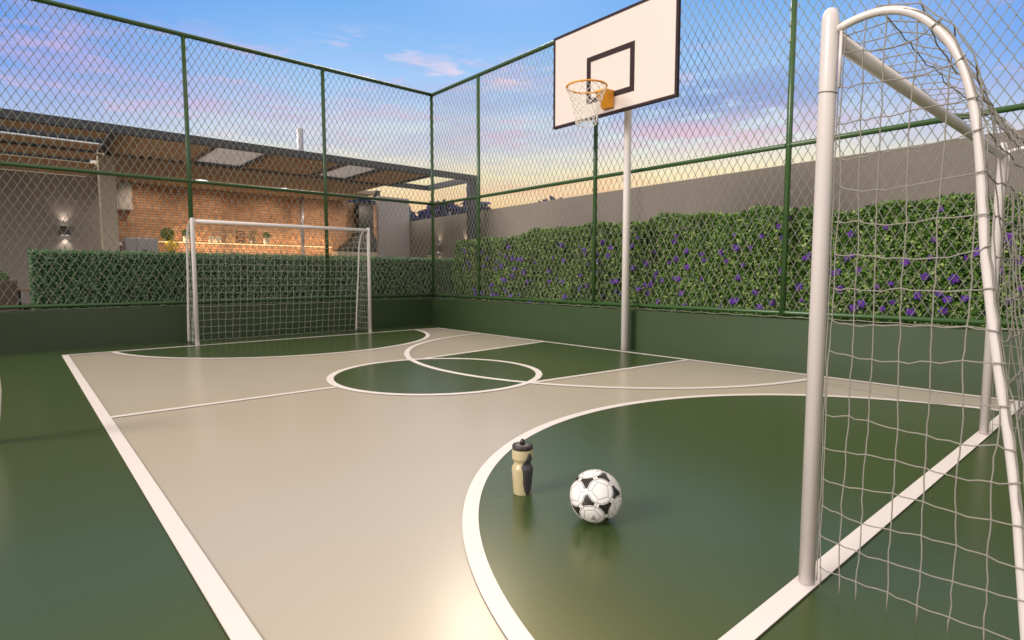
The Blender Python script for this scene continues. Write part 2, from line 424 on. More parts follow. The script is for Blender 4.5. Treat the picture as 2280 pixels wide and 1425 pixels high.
def fence(axis, fixed, us, label, zt, zm, zb, u_lo, u_hi):
    root = empty('chain_link_fence', label, 'fence', ((us[0], fixed, .575) if axis == 0 else (fixed, us[0], .575)))
    off = Vector(root.location)
    def P(u, z): return (u-off.x, 0, z-off.z) if axis == 0 else (0, u-off.y, z-off.z)
    for u in us:
        B = MB().tube([P(u, .574), P(u, zt-.01)], .034, 14)
        B.build('post', RAIL, root)
    for z, r in ((zt, .036), (zm, .030), (zb, .026)):
        B = MB(); cuts = [u_lo]+[u for u in us if u_lo < u < u_hi]+[u_hi]
        B.tube([P(u_lo, z), P(u_hi, z)], r, 14)
        for u in us:
            if u_lo < u < u_hi and z != zt:
                B.tube([P(u-.037, z), P(u+.037, z)], r+.004, 14)
        B.build('rail', RAIL, root)
    ends = sorted(set([u_lo]+list(us)+[u_hi]))
    for a, c in zip(ends[:-1], ends[1:]):
        if c-a < .1: continue
        for z0, z1 in ((zm+.0, zt-.02), (zb+.0, zm-.0)):
            pm = chain_panel(axis, 0, a-(off.x if axis == 0 else off.y), c-(off.x if axis == 0 else off.y), z0-off.z, z1-off.z, root)
    # pale wire thread where the mesh is laced at the bottom
    B = MB(); q = np.linspace(u_lo, u_hi, 160)
    pts = []
    for i, u in enumerate(q):
        e = P(u, .592+.006*math.sin(i*1.7)+.004*random.random()); e = list(e); e[1-axis] -= .03; pts.append(e)
    B.tube(pts, .005, 5); B.build('lacing_wire', WIRE, root)
    return root
fence(0, FY, [2.25, 4.55, FX], 'green chain-link fence on the far side, behind the far goal and box hedge', 4.93, 2.62, .645, -2.8, FX)
fence(1, FX, [.05, 3.05, 6.02, 9.0], 'green chain-link fence on the right side, in front of the purple-flowered hedge', 4.92, 2.61, .645, -2.9, FY-.037)

# ---------------------------------------------------------------- goals
def make_goal(root, yb, string, sr, near):
    """front posts at y=0, net toward -y*yb ; x from -1.46 to 1.46"""
    paint = WHITE if near else WHITE_LIT
    PX, PR = (1.451 if near else 1.455), (.0268 if near else .030)
    zc = 1.885 if near else 1.91
    for s in (-1, 1):
        B = MB()
        if near: prof = [(PR, 0), (PR, 1.915), (PR*.93, 1.935), (PR*.72, 1.95), (PR*.4, 1.958), (.004, 1.96)]
        else: prof = [(PR, 0), (PR, 1.925), (PR*.9, 1.94), (.01, 1.945)]
        B.lathe(prof, (s*PX, 0, 0.012), 24); po = B.build('post', paint, root)
        if near: MB().tube([(s*PX-s*0, -PR-.008, z) for z in (1.71, 1.90)], .0055, 8).build('sleeve_rod', paint, po)
        B = MB(); B.tube([(s*PX+PR*1.03*math.cos(a), PR*1.03*math.sin(a), 1.70+.004*math.sin(a)) for a in np.linspace(0, 2*math.pi, 24, endpoint=False)], .0022, 5, closed=True)
        B.build('tie_cord', string, po)
    MB().tube([(-PX+.02, 0, zc), (PX-.02, 0, zc)], PR*.97, 24).build('crossbar', paint, root)
    arcp = [(.015, 1.895), (.06, 1.91), (.13, 1.918), (.19, 1.906), (.245, 1.875), (.295, 1.82), (.34, 1.75), (.367, 1.68), (.39, 1.59), (.408, 1.48), (.42, 1.36),
            (.438, 1.16), (.465, .96), (.49, .80), (.52, .62), (.545, .44), (.565, .25), (.59, .012)]
    arcp = np.array(arcp)
    # resample smoothly
    s_ = np.r_[0, np.cumsum(np.hypot(*np.diff(arcp, axis=0).T))]; q = np.linspace(0, s_[-1], 90)
    A = np.c_[np.interp(q, s_, arcp[:, 0]), np.interp(q, s_, arcp[:, 1])]
    for _ in range(3): A[1:-1] = (A[:-2]+2*A[1:-1]+A[2:])/4
    for s in (-1, 1):
        MB().tube([(s*PX, yb*y, z) for y, z in A], (.0128 if near else .014), 14).build('stanchion', paint, root)
    B = MB()
    def wav(P, amp=.004):
        P = np.asarray(P, float); n = len(P)
        for a in range(3):
            w = rng.normal(0, 1, n+4); w = np.convolve(w, [.25, .5, .25], 'same')[2:-2]; P[:, a] += w*amp
        return P
    def knot(p): 
        if near: B.blob(p, sr*2.0, 6)
    # side panels
    ztop = lambda y: np.interp(y, A[:, 0], A[:, 1]) if y > .12 else 1.89
    ybk = lambda z: np.interp(z, A[::-1, 1][:75], A[::-1, 0][:75])
    DZ, DY = .1085, (.078 if near else .085)
    zrows = [.085+DZ*i for i in range(17)]
    for s in (-1, 1):
        X = s*(PX+.004)
        nodes = {}
        ys = [.045, .108, .165, .245, .328, .410, .492, .574] if near else [PR+.012+DY*i for i in range(8)]
        for zi, z in enumerate(zrows):
            ye = ybk(z) if z < 1.80 else np.interp(z, A[::-1, 1], A[::-1, 0])
            for yi, y in enumerate(ys):
                if y < ye-.02:
                    g = .010*math.sin(zi*1.3+yi)*(1 if near else .8)
                    nodes[(zi, yi)] = np.array([X+s*.012*math.sin(yi*1.1+zi*.4), yb*(y+rng.normal(0, .0022)), z-.022*math.sin(math.pi*min(1, y/ye))*(.4+.6*z/1.9)+g*.6+rng.normal(0, .003)])
            nodes[(zi, 99)] = np.array([X+s*.017, yb*(ye+.014), z+.012*math.sin(zi*2.1)])
        def seg(a, c, sagz=-.004):
            m1 = a*.67+c*.33; m2 = a*.33+c*.67
            j = rng.normal(0, .0014, (2, 3)); B.tube([a, m1+j[0]+[0, 0, sagz], m2+j[1]+[0, 0, sagz*.3], c], sr, 5 if near else 4, cap=False)
        for (zi, yi), p in nodes.items():
            if yi == 99: knot(p)
            else:
                nx = nodes.get((zi, yi+1)); nx = nodes[(zi, 99)] if nx is None else nx
                seg(p, nx)
                knot(p)
                if (zi+1, yi) in nodes: seg(p, nodes[(zi+1, yi)], 0)
                else:
                    y = abs(p[1]); seg(p, np.array([X, p[1], ztop(y)+.01]), 0)
                if zi == 0:
                    e_ = rng.normal(0, .0025, 2); B.tube([p, [p[0]+e_[0], p[1]+e_[1], .05], [p[0]+e_[0], p[1]+e_[1]*.6, .014]], sr, 4)
        # lacing against the post and stanchion
        B.tube(wav([(s*(PX), yb*(PR+.006), z) for z in np.linspace(.03, 1.86, 60)], .0015), sr, 4)
        B.tube(wav([(s*(PX+.012), yb*(y+.012), z) for y, z in A[8:]], .003), sr*1.3, 4)
    # roof and back panel
    NX = 27; NS = int(s_[-1]/.11)
    sq = np.linspace(0, s_[-1], NS+1)
    yy = np.interp(sq, q, A[:, 0]); zz = np.interp(sq, q, A[:, 1])
    xs = np.linspace(-PX, PX, NX)
    G = np.zeros((NS+1, NX, 3))
    for i in range(NS+1):
        for k in range(NX):
            e = 1-abs(xs[k]/PX)**3; t = i/NS
            top = math.exp(-((t-.16)/.12)**2)
            low = math.sin(math.pi*min(1, max(0, (t-.2)/.8)))
            G[i, k] = (xs[k]+rng.normal(0, .004), yb*(yy[i]+.021-.05*top*e-(.03*low*e)+rng.normal(0, .004)), zz[i]+(.016 if yy[i] < .45 else .004)-.085*top*e*(.9+.1*math.sin(k*1.7))+rng.normal(0, .004))
    G[0, :, 1] = yb*.012; G[0, :, 2] = zc+PR
    G[-1, :, 2] = .02
    for i in range(NS+1):
        for k in range(NX):
            if k < NX-1:
                a, c = G[i, k], G[i, k+1]; m1 = (a+c)/2+[0, rng.normal(0, .003), -.006]
                B.tube([a, m1, c], sr, 5 if near else 4, cap=False)
            if i < NS:
                a, c = G[i, k], G[i+1, k]; m1 = (a+c)/2+rng.normal(0, .003, 3)
                B.tube([a, m1, c], sr, 5 if near else 4, cap=False)
            if near and 0 < k < NX-1: B.blob(G[i, k], sr*1.9, 6)
    B.build('net', string, root)
g1 = empty('football_goal', 'near white football goal on the right, closest to the camera', 'goal', (3.524, .790, 0), 'small football goals at the two ends')
make_goal(g1, -1, STRING, .0021, True)
g2 = empty('football_goal', 'far white football goal standing before the clipped box hedge', 'goal', (3.545, 9.82, 0), 'small football goals at the two ends')
make_goal(g2, 1, STRINGW, .0021, False)

# ---------------------------------------------------------------- basketball stand
BX, BY = 6.27, 5.20
bk = empty('basketball_hoop', 'basketball hoop on white pole with black-edged white backboard', 'basketball hoop', (6.69, BY, 0))
lx = BX-6.69
MB().lathe([(.052, 0), (.052, 4.05), (.045, 4.07), (.01, 4.075)], n=24).build('pole', WHITE_LIT, bk)
for z in (3.55, 4.2):
    MB().cbox((lx+.045, -.035, z-.03), (.03, .035, z+.03)).build('support_arm', WHITE, bk)
bd = MB().cbox((lx, -1.05, 3.30), (lx+.028, 1.05, 4.585), .004).build('backboard', BOARD, bk)
fr = MB(); y0, y1, z0, z1 = -1.07, 1.07, 3.282, 4.603
fr.box((lx-.006, y0, z0), (lx+.042, y1, z0+.036)); fr.box((lx-.006, y0, z1-.036), (lx+.042, y1, z1))
fr.box((lx-.006, y0, z0+.036), (lx+.042, y0+.036, z1-.036)); fr.box((lx-.006, y1-.036, z0+.036), (lx+.042, y1, z1-.036))
fr.build('frame', DARK, bd)
sq_ = MB(); xa, xb = lx-.003, lx+.001; a0, a1, c0, c1, t = -.42, .41, 3.50, 4.14, .075
sq_.box((xa, a0, c1-t), (xb, a1, c1)); sq_.box((xa, a0, c0), (xb, a1, c0+t))
sq_.box((xa, a0, c0+t), (xb, a0+t, c1-t)); sq_.box((xa, a1-t, c0+t), (xb, a1, c1-t))
sq_.build('target_square', DARK, bd)
hc = np.array([5.81-6.69, .0, 3.555]); HR = .262
rm = MB().tube([(hc[0]+HR*math.cos(a), HR*math.sin(a), hc[2]) for a in np.linspace(0, 2*math.pi, 56, endpoint=False)], .0125, 10, closed=True)
for k in range(12):
    a = 2*math.pi*k/12; rm.tube([(hc[0]+HR*math.cos(a+o)*.985, HR*math.sin(a+o)*.985, hc[2]-d) for o, d in ((-.05, .008), (0, .03), (.05, .008))], .004, 5)
rim = rm.build('rim', ORANGE, bk)
bb = MB(); w2 = .085
prof = [(lx-.004, 3.36), (lx-.004, 3.585), (lx-.20, 3.575), (lx-.20, 3.555), (lx-.045, 3.36)]
v = [(x, -w2, z) for x, z in prof]+[(x, w2, z) for x, z in prof]
bb.add(v, [(0, 1, 2, 3, 4), (9, 8, 7, 6, 5)]+[(i, 5+i, 5+(i+1) % 5, (i+1) % 5) for i in range(5)])
bb.build('bracket', ORANGE, bk)
nb = MB(); lv = 10; nn = 13
def ringpt(i, a):
    t = i/lv; r = HR*(1-.52*t**.75)+(.03*max(0, t-.75)); return np.array([hc[0]+r*math.cos(a), r*math.sin(a), hc[2]-.02-.46*t])
for i in range(lv):
    for k in range(nn):
        o = .5*(i % 2); a = 2*math.pi*(k+o)/nn
        for s in (-1, 1):
            b_ = 2*math.pi*(k+o+s*.5)/nn; nb.tube([ringpt(i, a)+rng.normal(0, .002, 3), ringpt(i+1, b_)], .0036, 5, cap=False)
    if i in (lv-1,):
        nb.tube([ringpt(lv, x) for x in np.linspace(0, 2*math.pi, 24, endpoint=False)], .004, 5, closed=True)
nb.build('net', HOOPNET, bk)

# ---------------------------------------------------------------- football
def make_ball():
    rad = .1155; cx, cy = 1.905, 1.627
    import bmesh
    bm = bmesh.new(); bmesh.ops.create_icosphere(bm, subdivisions=8, radius=1.0)
    g = (1+5**.5)/2
    V = np.array([(0, s*1, t*g) for s in (1, -1) for t in (1, -1)]+[(s*1, t*g, 0) for s in (1, -1) for t in (1, -1)]+[(s*g, 0, t*1) for s in (1, -1) for t in (1, -1)], float)
    V /= np.linalg.norm(V, axis=1, keepdims=True)
    # view frame at the ball
    to = Vector((0, 0, CAMH))-Vector((cx, cy, rad)); to.normalize()
    r = Vector((0, 0, 1)).cross(to)*1.0; r.normalize(); u = to.cross(r)
    tgt = np.array([(.19, .15, .97), (-.08, -.74, .67), (-.80, .11, .59)]); tgt /= np.linalg.norm(tgt, axis=1, keepdims=True)
    best = None
    D = V@V.T
    for i in range(12):
        for j in range(12):
            for k in range(12):
                if i != j and abs(D[i, j]-.447) < .01 and abs(D[j, k]-.447) < .01 and abs(D[i, k]-.447) < .01:
                    H = V[[i, j, k]].T@tgt; U_, s, Vt = np.linalg.svd(H); d = np.sign(np.linalg.det(Vt.T@U_.T))
                    Rm = Vt.T@np.diag([1, 1, d])@U_.T; e = ((V[[i, j, k]]@Rm.T-tgt)**2).sum()
                    if best is None or e < best[0]: best = (e, Rm)
    Vr = V@best[1].T
    Wm = np.array([r, u, to])              # rows: view axes
    Vw = Vr@Wm
    F = []
    for i in range(12):
        for j in range(i):
            for k in range(j):
                Dw = Vw@Vw.T
                if abs(Dw[i, j]-.447) < .01 and abs(Dw[j, k]-.447) < .01 and abs(Dw[i, k]-.447) < .01:
                    c = Vw[i]+Vw[j]+Vw[k]; F.append(c/np.linalg.norm(c))
    F = np.array(F)
    E = []
    for i in range(12):
        for j in range(i):
            if abs((Vw@Vw.T)[i, j]-.447) < .01: e = Vw[i]+Vw[j]; E.append(e/np.linalg.norm(e))
    E = np.array(E)
    bm.verts.ensure_lookup_table(); P = np.array([v.co[:] for v in bm.verts]); P /= np.linalg.norm(P, axis=1, keepdims=True)
    a5 = np.degrees(np.arccos(np.clip(P@Vw.T, -1, 1))); d5 = a5.min(1)
    a6 = np.degrees(np.arccos(np.clip(P@F.T, -1, 1))); d6 = a6.min(1)
    aE = np.degrees(np.arccos(np.clip(P@E.T, -1, 1))); dE = aE.min(1)
    black = (d5 > 26.2)
    ring = (d5 > 27.5) & (d5 < 28.8)
    black &= ~ring
    black &= dE > 5.0
    # truncated-icosahedron seams: nearest face centre boundaries
    c5 = np.cos(np.radians(a5)).max(1); pent = np.cos(np.radians(a5))*1.0; hx = np.cos(np.radians(a6))
    f5 = (P@Vw.T)*1.0/.9393; f6 = (P@F.T)/.9149*1.0
    allf = np.concatenate([(P@Vw.T)/1.0*(1/0.9393), (P@F.T)*(1/0.9149)], 1)
    srt = np.sort(allf, 1); seam = (srt[:, -1]-srt[:, -2])
    colr = np.ones((len(P), 4)); colr[:, :3] = (.80, .76, .74)
    sm = seam < .012; colr[sm, :3] = (.42, .40, .40)
    colr[black, :3] = (.018, .015, .017)
    edge = seam < .03
    # small slanted three-bar mark and round emblem on two white panels
    vx = P@np.array(r); vy = P@np.array(u); vz = P@np.array(to)
    q1 = vz > 0
    for n_, (bx, hgt) in enumerate(((-.155, .05), (-.095, .09), (-.035, .13))):
        w_ = (np.abs((vx-bx)+(vy+.77)*.45) < .022) & (vy > -.86) & (vy < -.86+hgt*1.35) & q1
        colr[w_, :3] = (.16, .17, .17)
    em = (np.abs(np.hypot((vx-.80)*1.5, vy+.36)-.12) < .014) & (vy < -.28) & q1; colr[em, :3] = (.42, .38, .35)
    disp = 1-.012*np.exp(-(seam/.012)**2)
    for i, v_ in enumerate(bm.verts): v_.co = Vector(P[i]*rad*disp[i])
    me = bpy.data.meshes.new('football'); bm.to_mesh(me); bm.free()
    ca = me.color_attributes.new('panel', 'FLOAT_COLOR', 'POINT'); ca.data.foreach_set('color', colr.ravel())
    me.polygons.foreach_set('use_smooth', [True]*len(me.polygons))
    m = mat('football_leather', (.8, .76, .74), .24, bump=.05, bscale=300, coat=.3)
    at = m.node_tree.nodes.new('ShaderNodeAttribute'); at.attribute_name = 'panel'
    m.node_tree.links.new(at.outputs[0], m.node_tree.nodes['Principled BSDF'].inputs['Base Color'])
    me.materials.append(m)
    o = bpy.data.objects.new('football', me); S.collection.objects.link(o); o.location = (cx, cy, rad+.001)
    tag(o, 'white football with black curved triangle panels lying on the green goal area', 'ball')
make_ball()

# ---------------------------------------------------------------- bottle
bt = empty('water_bottle', 'yellowish sports bottle with grey side grip standing beside the football', 'bottle', (1.877, 2.083, 0))
bt.scale = (1.04, 1.04, 1.055)
BC = mat('bottle_plastic', (.48, .40, .235), .32, var=.04, vscale=20); BG = mat('bottle_grip', (.055, .05, .055), .38, bump=.05, bscale=200)
BCAP = mat('bottle_cap', (.045, .032, .036), .38)
bp_ = [(.040, 0), (.0425, .002), (.0435, .01), (.0455, .04), (.049, .09), (.0505, .112), (.0512, .124), (.050, .132), (.045, .141), (.0405, .149), (.0395, .155), (.041, .161),
       (.046, .168), (.0495, .173), (.0505, .180), (.050, .200), (.048, .220), (.044, .224)]
pz = np.array([z for r_, z in bp_]); pr = np.array([r_ for r_, z in bp_])
zq = np.linspace(0, .224, 80); rq = np.interp(zq, pz, pr)
for _ in range(2): rq[1:-1] = (rq[:-2]+2*rq[1:-1]+rq[2:])/4
MB().lathe(list(zip(rq, zq)), n=64).build('body', BC, bt)
gz = np.array([.004, .028, .062, .11, .128, .142, .157, .168, .184, .200, .208])
gl_ = np.array([.45, .20, .07, .05, -.02, -.14, .06, .28, .38, .55, .70]); gr_ = np.array([.80, 1.15, 1.28, 1.45, 1.5, 1.42, 1.32, 1.22, 1.08, .95, .76])
va = math.atan2(-2.09, -1.875)           # direction from bottle to camera
G = []; nz_, na = 60, 18
for i in range(nz_+1):
    z = .004+.204*i/nz_; a = np.interp(z, gz, gl_); c = np.interp(z, gz, gr_); r_ = np.interp(z, zq, rq)
    for k in range(na+1):
        t = k/na; th = va+(a+(c-a)*t); e = min(1, 6*min(t, 1-t))*min(1, 10*min(i/nz_, 1-i/nz_)); rr_ = r_+.0004+.0016*e
        G.append((rr_*math.cos(th), rr_*math.sin(th), z))
MB().add(G, [(i*(na+1)+k, i*(na+1)+k+1, (i+1)*(na+1)+k+1, (i+1)*(na+1)+k) for i in range(nz_) for k in range(na)], True).build('grip', BG, bt)
cp = MB(); cpro = [(.046, .218), (.0485, .219), (.049, .236), (.047, .240), (.030, .2425), (.028, .2425), (.012, .243)]
v = []; n_ = 72
for r_, z in cpro:
    for k in range(n_):
        a = 2*math.pi*k/n_; rr_ = r_+(.0009*math.cos(a*18) if .218 < z < .238 else 0); v.append((rr_*math.cos(a), rr_*math.sin(a), z-(.0015*math.cos(a*9) if z < .2185 else 0)))
cp.add(v, [(i*n_+k, i*n_+(k+1) % n_, (i+1)*n_+(k+1) % n_, (i+1)*n_+k) for i in range(len(cpro)-1) for k in range(n_)]+[tuple(range((len(cpro)-1)*n_, len(cpro)*n_))], True)
cap = cp.build('cap', BCAP, bt)
MB().lathe([(.012, .242), (.0115, .251), (.013, .2515), (.013, .256), (.0085, .258), (.008, .264), (.005, .266)], n=24).build('spout', BCAP, cap)

# ---------------------------------------------------------------- white pot cut by the left edge
pt = MB().lathe([(.05, 0), (.06, .02), (.085, .18), (.097, .34), (.092, .48), (.07, .60), (.055, .67), (.06, .70), (.05, .70), (.045, .66)], n=40)
tag(pt.build('floor_vase', WHITE, loc=(0, 0, 0)), 'tall rounded white vase on the green floor, cut by the left edge', 'vase').location = (-.196, 5.0, 0)

# ---------------------------------------------------------------- terrace ground behind the fence
tb = MB().box((-14, FY+.19, -.02), (10.25, 24, .36)); tag(tb.build('terrace', TERRA), kind='structure')
tb = MB().box((FX+.19, -4, -.02), (10.25, FY+.18, .34)); tag(tb.build('side_bed', SOIL), kind='structure')

# ---------------------------------------------------------------- hedges
def fill_box(n, a, c, shell=.07, faces=('front', 'top', 'end'), bump=None):
    a = np.array(a); c = np.array(c); P = rng.uniform(0, 1, (n, 3))*(c-a)+a
    return P
h1 = empty('box_hedge', 'clipped dark green box hedge behind the far goal and fence', 'hedge', (3.9, 11.2, .36))
def hedge_pts(x0, x1, y0, z0, z1, depth, n):
    L, H = x1-x0, z1-z0; Af, At, Ae = L*H, L*depth, depth*H
    w = np.array([Af*1.0, At*.55, Ae]); k = (n*w/w.sum()).astype(int)
    d = lambda m: rng.exponential(.022, m)
    ux = lambda m: rng.uniform(x0, x1, m)
    P = []; Nn = []
    P.append(np.c_[ux(k[0]), y0+d(k[0])-.012, rng.uniform(z0, z1, k[0])]); Nn.append(np.tile([0, -1, .35], (k[0], 1)))
    P.append(np.c_[ux(k[1]), rng.uniform(y0, y0+depth, k[1]), z1-d(k[1])+.012]); Nn.append(np.tile([0, -.2, 1], (k[1], 1)))
    P.append(np.c_[x0+d(k[2]), rng.uniform(y0, y0+depth, k[2]), rng.uniform(z0, z1, k[2])]); Nn.append(np.tile([-1, 0, .3], (k[2], 1)))
    return np.concatenate(P), np.concatenate(Nn)
P, Nn = hedge_pts(.19, 8.3, 10.99, .45, 1.45, .45, 58000)
P = P-np.array(h1.location); leaves('foliage', P, Nn, .034, BOX, h1, .55, .8, .3)
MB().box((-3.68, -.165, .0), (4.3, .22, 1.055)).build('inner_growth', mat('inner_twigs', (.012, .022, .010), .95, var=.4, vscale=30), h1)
h2 = empty('flowering_hedge', 'tall leafy hedge with purple flowers along the right-hand fence', 'hedge', (7.45, 5.0, .34))
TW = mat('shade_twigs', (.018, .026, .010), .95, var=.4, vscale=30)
def hz(y):   # wavy crown line
    return 1.845+.035*np.sin(y*1.9+.6)+.03*np.sin(y*4.3)+.022*np.sin(y*9.1+1)+np.where(y > 7.0, -.07*np.clip((y-7.0)/2, 0, 1), 0)+.07*np.exp(-((y-5.2)/1.0)**2)
def hx(y, z): return 7.16+.035*np.sin(y*3.1+z*4)+.025*np.sin(y*7.7-z*5+2)
n1, n2, n3 = 76000, 32000, 3500
yv = rng.uniform(-2.6, 10.1, n1); yv = np.where(rng.random(n1) < .3, rng.uniform(-.5, 5, n1), yv); t = rng.uniform(0, 1, n1); zv = .40+t*(hz(yv)-.40)
A_ = np.c_[hx(yv, zv)+rng.exponential(.035, n1)-.02, yv, zv]
yv = rng.uniform(-2.6, 10.1, n2); Bp = np.c_[7.14+rng.uniform(0, .45, n2), yv, hz(yv)-rng.exponential(.04, n2)+.03]
Cc = np.c_[7.16+rng.uniform(0, .45, n3), 10.1-rng.exponential(.03, n3)+.02, rng.uniform(.4, 1.78, n3)]
P = np.concatenate([A_, Bp, Cc])-np.array(h2.location)
Nn = np.concatenate([np.tile([-1, 0, .45], (n1, 1)), np.tile([-.3, 0, 1], (n2, 1)), np.tile([-.2, 1, .4], (n3, 1))])
leaves('foliage', P, Nn, .048, VINE, h2, .5, .85, .35)
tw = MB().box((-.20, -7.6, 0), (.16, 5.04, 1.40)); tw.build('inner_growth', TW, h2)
nf = 185
fy = .5+9.5*((np.arange(nf)*.61803)%1)**1.15+rng.normal(0, .03, nf); tz = ((np.arange(nf)*.7548776662)%1)*.9+rng.uniform(0, .1, nf)
mv = rng.random(nf) < .4; jn = rng.integers(0, nf, nf); fy[mv] = fy[jn[mv]]+rng.normal(0, .10, mv.sum()); tz[mv] = np.clip(tz[jn[mv]]+rng.normal(0, .07, mv.sum()), 0, 1)
fz = .60+tz**1.15*(hz(fy)-.66)
def flower(B, c, r, n, roll):
    n = n/np.linalg.norm(n); a = np.cross(n, [0, 0, 1]); a /= np.linalg.norm(a); b_ = np.cross(n, a)
    for k in range(5):
        t = roll+2*math.pi*k/5; d = a*math.cos(t)+b_*math.sin(t); w = np.cross(n, d)
        B.add([c+n*.004, c+d*r*.55+w*r*.34+n*.01, c+d*r*1.0+w*r*.22, c+d*r*1.0-w*r*.22, c+d*r*.55-w*r*.34+n*.01], [(0, 1, 2, 3, 4)])
order = np.argsort(fy); rest = MB(); rest_core = MB()
for i, j in enumerate(order):
    c = np.array([hx(fy[j], fz[j])-.035, fy[j], fz[j]])-np.array(h2.location)
    nrm = np.array([-1, rng.normal(-.25, .35), rng.normal(.25, .3)]); r_ = rng.uniform(.026, .052)
    B = MB() if i < 100 else rest
    flower(B, c, r_, nrm, rng.uniform(0, 6))
    if i < 100:
        fo = B.build('flower', PETAL, h2)
        q = nrm/np.linalg.norm(nrm); MB().blob(c+q*.009, .0075, 6).build('flower_centre', FCORE, fo)
ro = rest.build('flowers', PETAL, h2); ro['kind'] = 'stuff'

# ---------------------------------------------------------------- boundary wall
bw = MB(); xw = 10.3
v = [(xw, -6, -.02), (xw, 17.2, -.02), (xw, 17.2, 2.90), (xw, -6, 3.10)]
v += [(x+.2, y, z) for x, y, z in v]
bw.add(v, [(0, 3, 2, 1), (4, 5, 6, 7), (0, 4, 7, 3), (1, 2, 6, 5), (3, 7, 6, 2), (0, 1, 5, 4)])
tag(bw.build('boundary_wall', BROWNW), 'long plain taupe wall rising behind the flowering hedge', 'wall')
def wall_light(name, loc, rz, label, group=None):
    o = empty(name, label, 'wall light', loc, group, rz)
    MB().cbox((-.11, -.13, -.12), (.11, -.01, .12), .008).build('housing', mat('lamp_metal', (.12, .115, .13), .5), o)
    MB().cbox((-.05, -.014, -.06), (.05, 0, .06), .003).build('back_plate', STEEL, o)
    MB().box((-.085, -.105, .1205), (.085, -.035, .123)).build('lens', LAMPS, o)
    MB().box((-.085, -.105, -.123), (.085, -.035, -.1205)).build('lens', LAMPS, o)
    for s in (1, -1):
        l = bpy.data.lights.new('beam', 'SPOT'); l.energy = 7; l.spot_size = R(88); l.spot_blend = .9; l.color = (1, .86, .66); l.shadow_soft_size = .02
        q = bpy.data.objects.new('beam', l); S.collection.objects.link(q); q.parent = o; q.location = (0, -.09, s*.14)
        q.rotation_euler = (R(180-4) if s > 0 else R(4), 0, 0)
    return o
wall_light('wall_light', (10.298, 15.35, 1.92), R(-90), 'square up-light on the taupe wall, left of the other one', 'up-and-down lights on the taupe wall')
wall_light('wall_light', (10.298, 13.98, 1.90), R(-90), 'square up-light on the taupe wall, nearest the pergola post', 'up-and-down lights on the taupe wall')

# ---------------------------------------------------------------- barbecue pavilion
pv = empty('barbecue_pavilion', 'open barbecue pavilion with brick back wall and slatted pergola roof', 'pavilion', (0, 0, 0))
def part(name, m, a, c, parent=pv, ch=.006): return MB().cbox(a, c, ch).build(name, m, parent)
part('brick_wall', BRICK, (1.9, 19.6, .36), (11.2, 19.85, 3.68))
part('grey_wall', GREYW, (-9, 19.2, .36), (1.89, 19.45, 3.70))
part('pillar', PILLAR, (1.50, 15.3, .36), (1.80, 15.6, 3.67))
part('side_wall', GREYW, (9.13, 17.2, .36), (10.296, 17.35, 3.66))
part('ceiling', CEIL, (1.62, 15.42, 3.69), (8.35, 19.9, 3.82))
part('ceiling', CEIL, (8.352, 17.36, 3.70), (9.10, 19.9, 3.82))
part('end_pier', STEEL, (9.14, 17.36, 3.662), (9.30, 17.6, 3.86))
part('duct_box', GREYW, (2.30, 19.25, 2.9), (2.62, 19.598, 3.685))
# steel frame
def beam(a, c): return part('beam', STEEL, a, c)
beam((-9, 12.95, 3.70), (9.95, 13.07, 3.86))
beam((-9, 15.30, 3.70), (1.49, 15.42, 3.84)); beam((1.64, 15.30, 3.702), (9.80, 15.418, 3.84))
beam((9.83, 13.072, 3.702), (9.95, 15.42, 3.858))
beam((1.50, 13.072, 3.702), (1.62, 15.298, 3.858))
for x in (3.20, 4.36, 6.08, 7.1, 8.50): beam((x, 13.072, 3.703), (x+.10, 15.298, 3.857))
for y in (14.05, 16.65): beam((-9, y, 3.704), (1.49, y+.14, 3.85))
MB().cbox((9.73, 12.95, .36), (9.95, 13.17, 3.699), .006).build('post', STEEL, pv)
def louvre(x0, x1, y0, y1, along, n, tilt=0, w=None, m=WOOD):
    B = MB()
    for k in range(n):
        t = (k+.5)/n
        if along == 'y':
            x = x0+(x1-x0)*t; hw = w/2
            v = [(x-hw, y0, 3.735-tilt), (x+hw, y0, 3.735+tilt), (x+hw, y1, 3.735+tilt), (x-hw, y1, 3.735-tilt)]
        else:
            y = y0+(y1-y0)*t; hw = w/2
            v = [(x0, y-hw, 3.735-tilt), (x1, y-hw, 3.735-tilt), (x1, y+hw, 3.735+tilt), (x0, y+hw, 3.735+tilt)]
        v2 = [(a_, b_, c_+.02) for a_, b_, c_ in v]
        B.add(v+v2, [(3, 2, 1, 0), (4, 5, 6, 7), (0, 1, 5, 4), (1, 2, 6, 5), (2, 3, 7, 6), (3, 0, 4, 7)])
    return B.build('slat_panel', m, pv)
louvre(1.64, 3.18, 13.08, 15.29, 'y', 8, -.05, .165)
louvre(4.48, 6.06, 13.08, 15.29, 'y', 14, .004, .10)
louvre(7.22, 8.48, 13.08, 15.29, 'y', 11, .004, .10)
MB().box((3.31, 13.10, 3.77), (4.35, 15.28, 3.785)).build('roof_pane', FROST, pv)
MB().box((6.19, 13.10, 3.77), (7.09, 15.28, 3.785)).build('roof_pane', FROST, pv)
louvre(-9, 1.48, 13.10, 13.85, 'x', 7, .003, .095)
louvre(-9, 1.48, 14.55, 15.28, 'x', 6, .003, .105)
louvre(-9, 1.612, 15.60, 16.60, 'x', 8, .003, .11)
louvre(-9, 1.612, 17.10, 19.45, 'x', 16, .003, .13)
# trims in warm wood beside the panes
for x in (1.625, 3.305, 4.465, 6.185, 7.205):
    MB().box((x, 13.08, 3.705), (x+.012, 15.29, 3.765)).build('wood_trim', WOOD, pv)
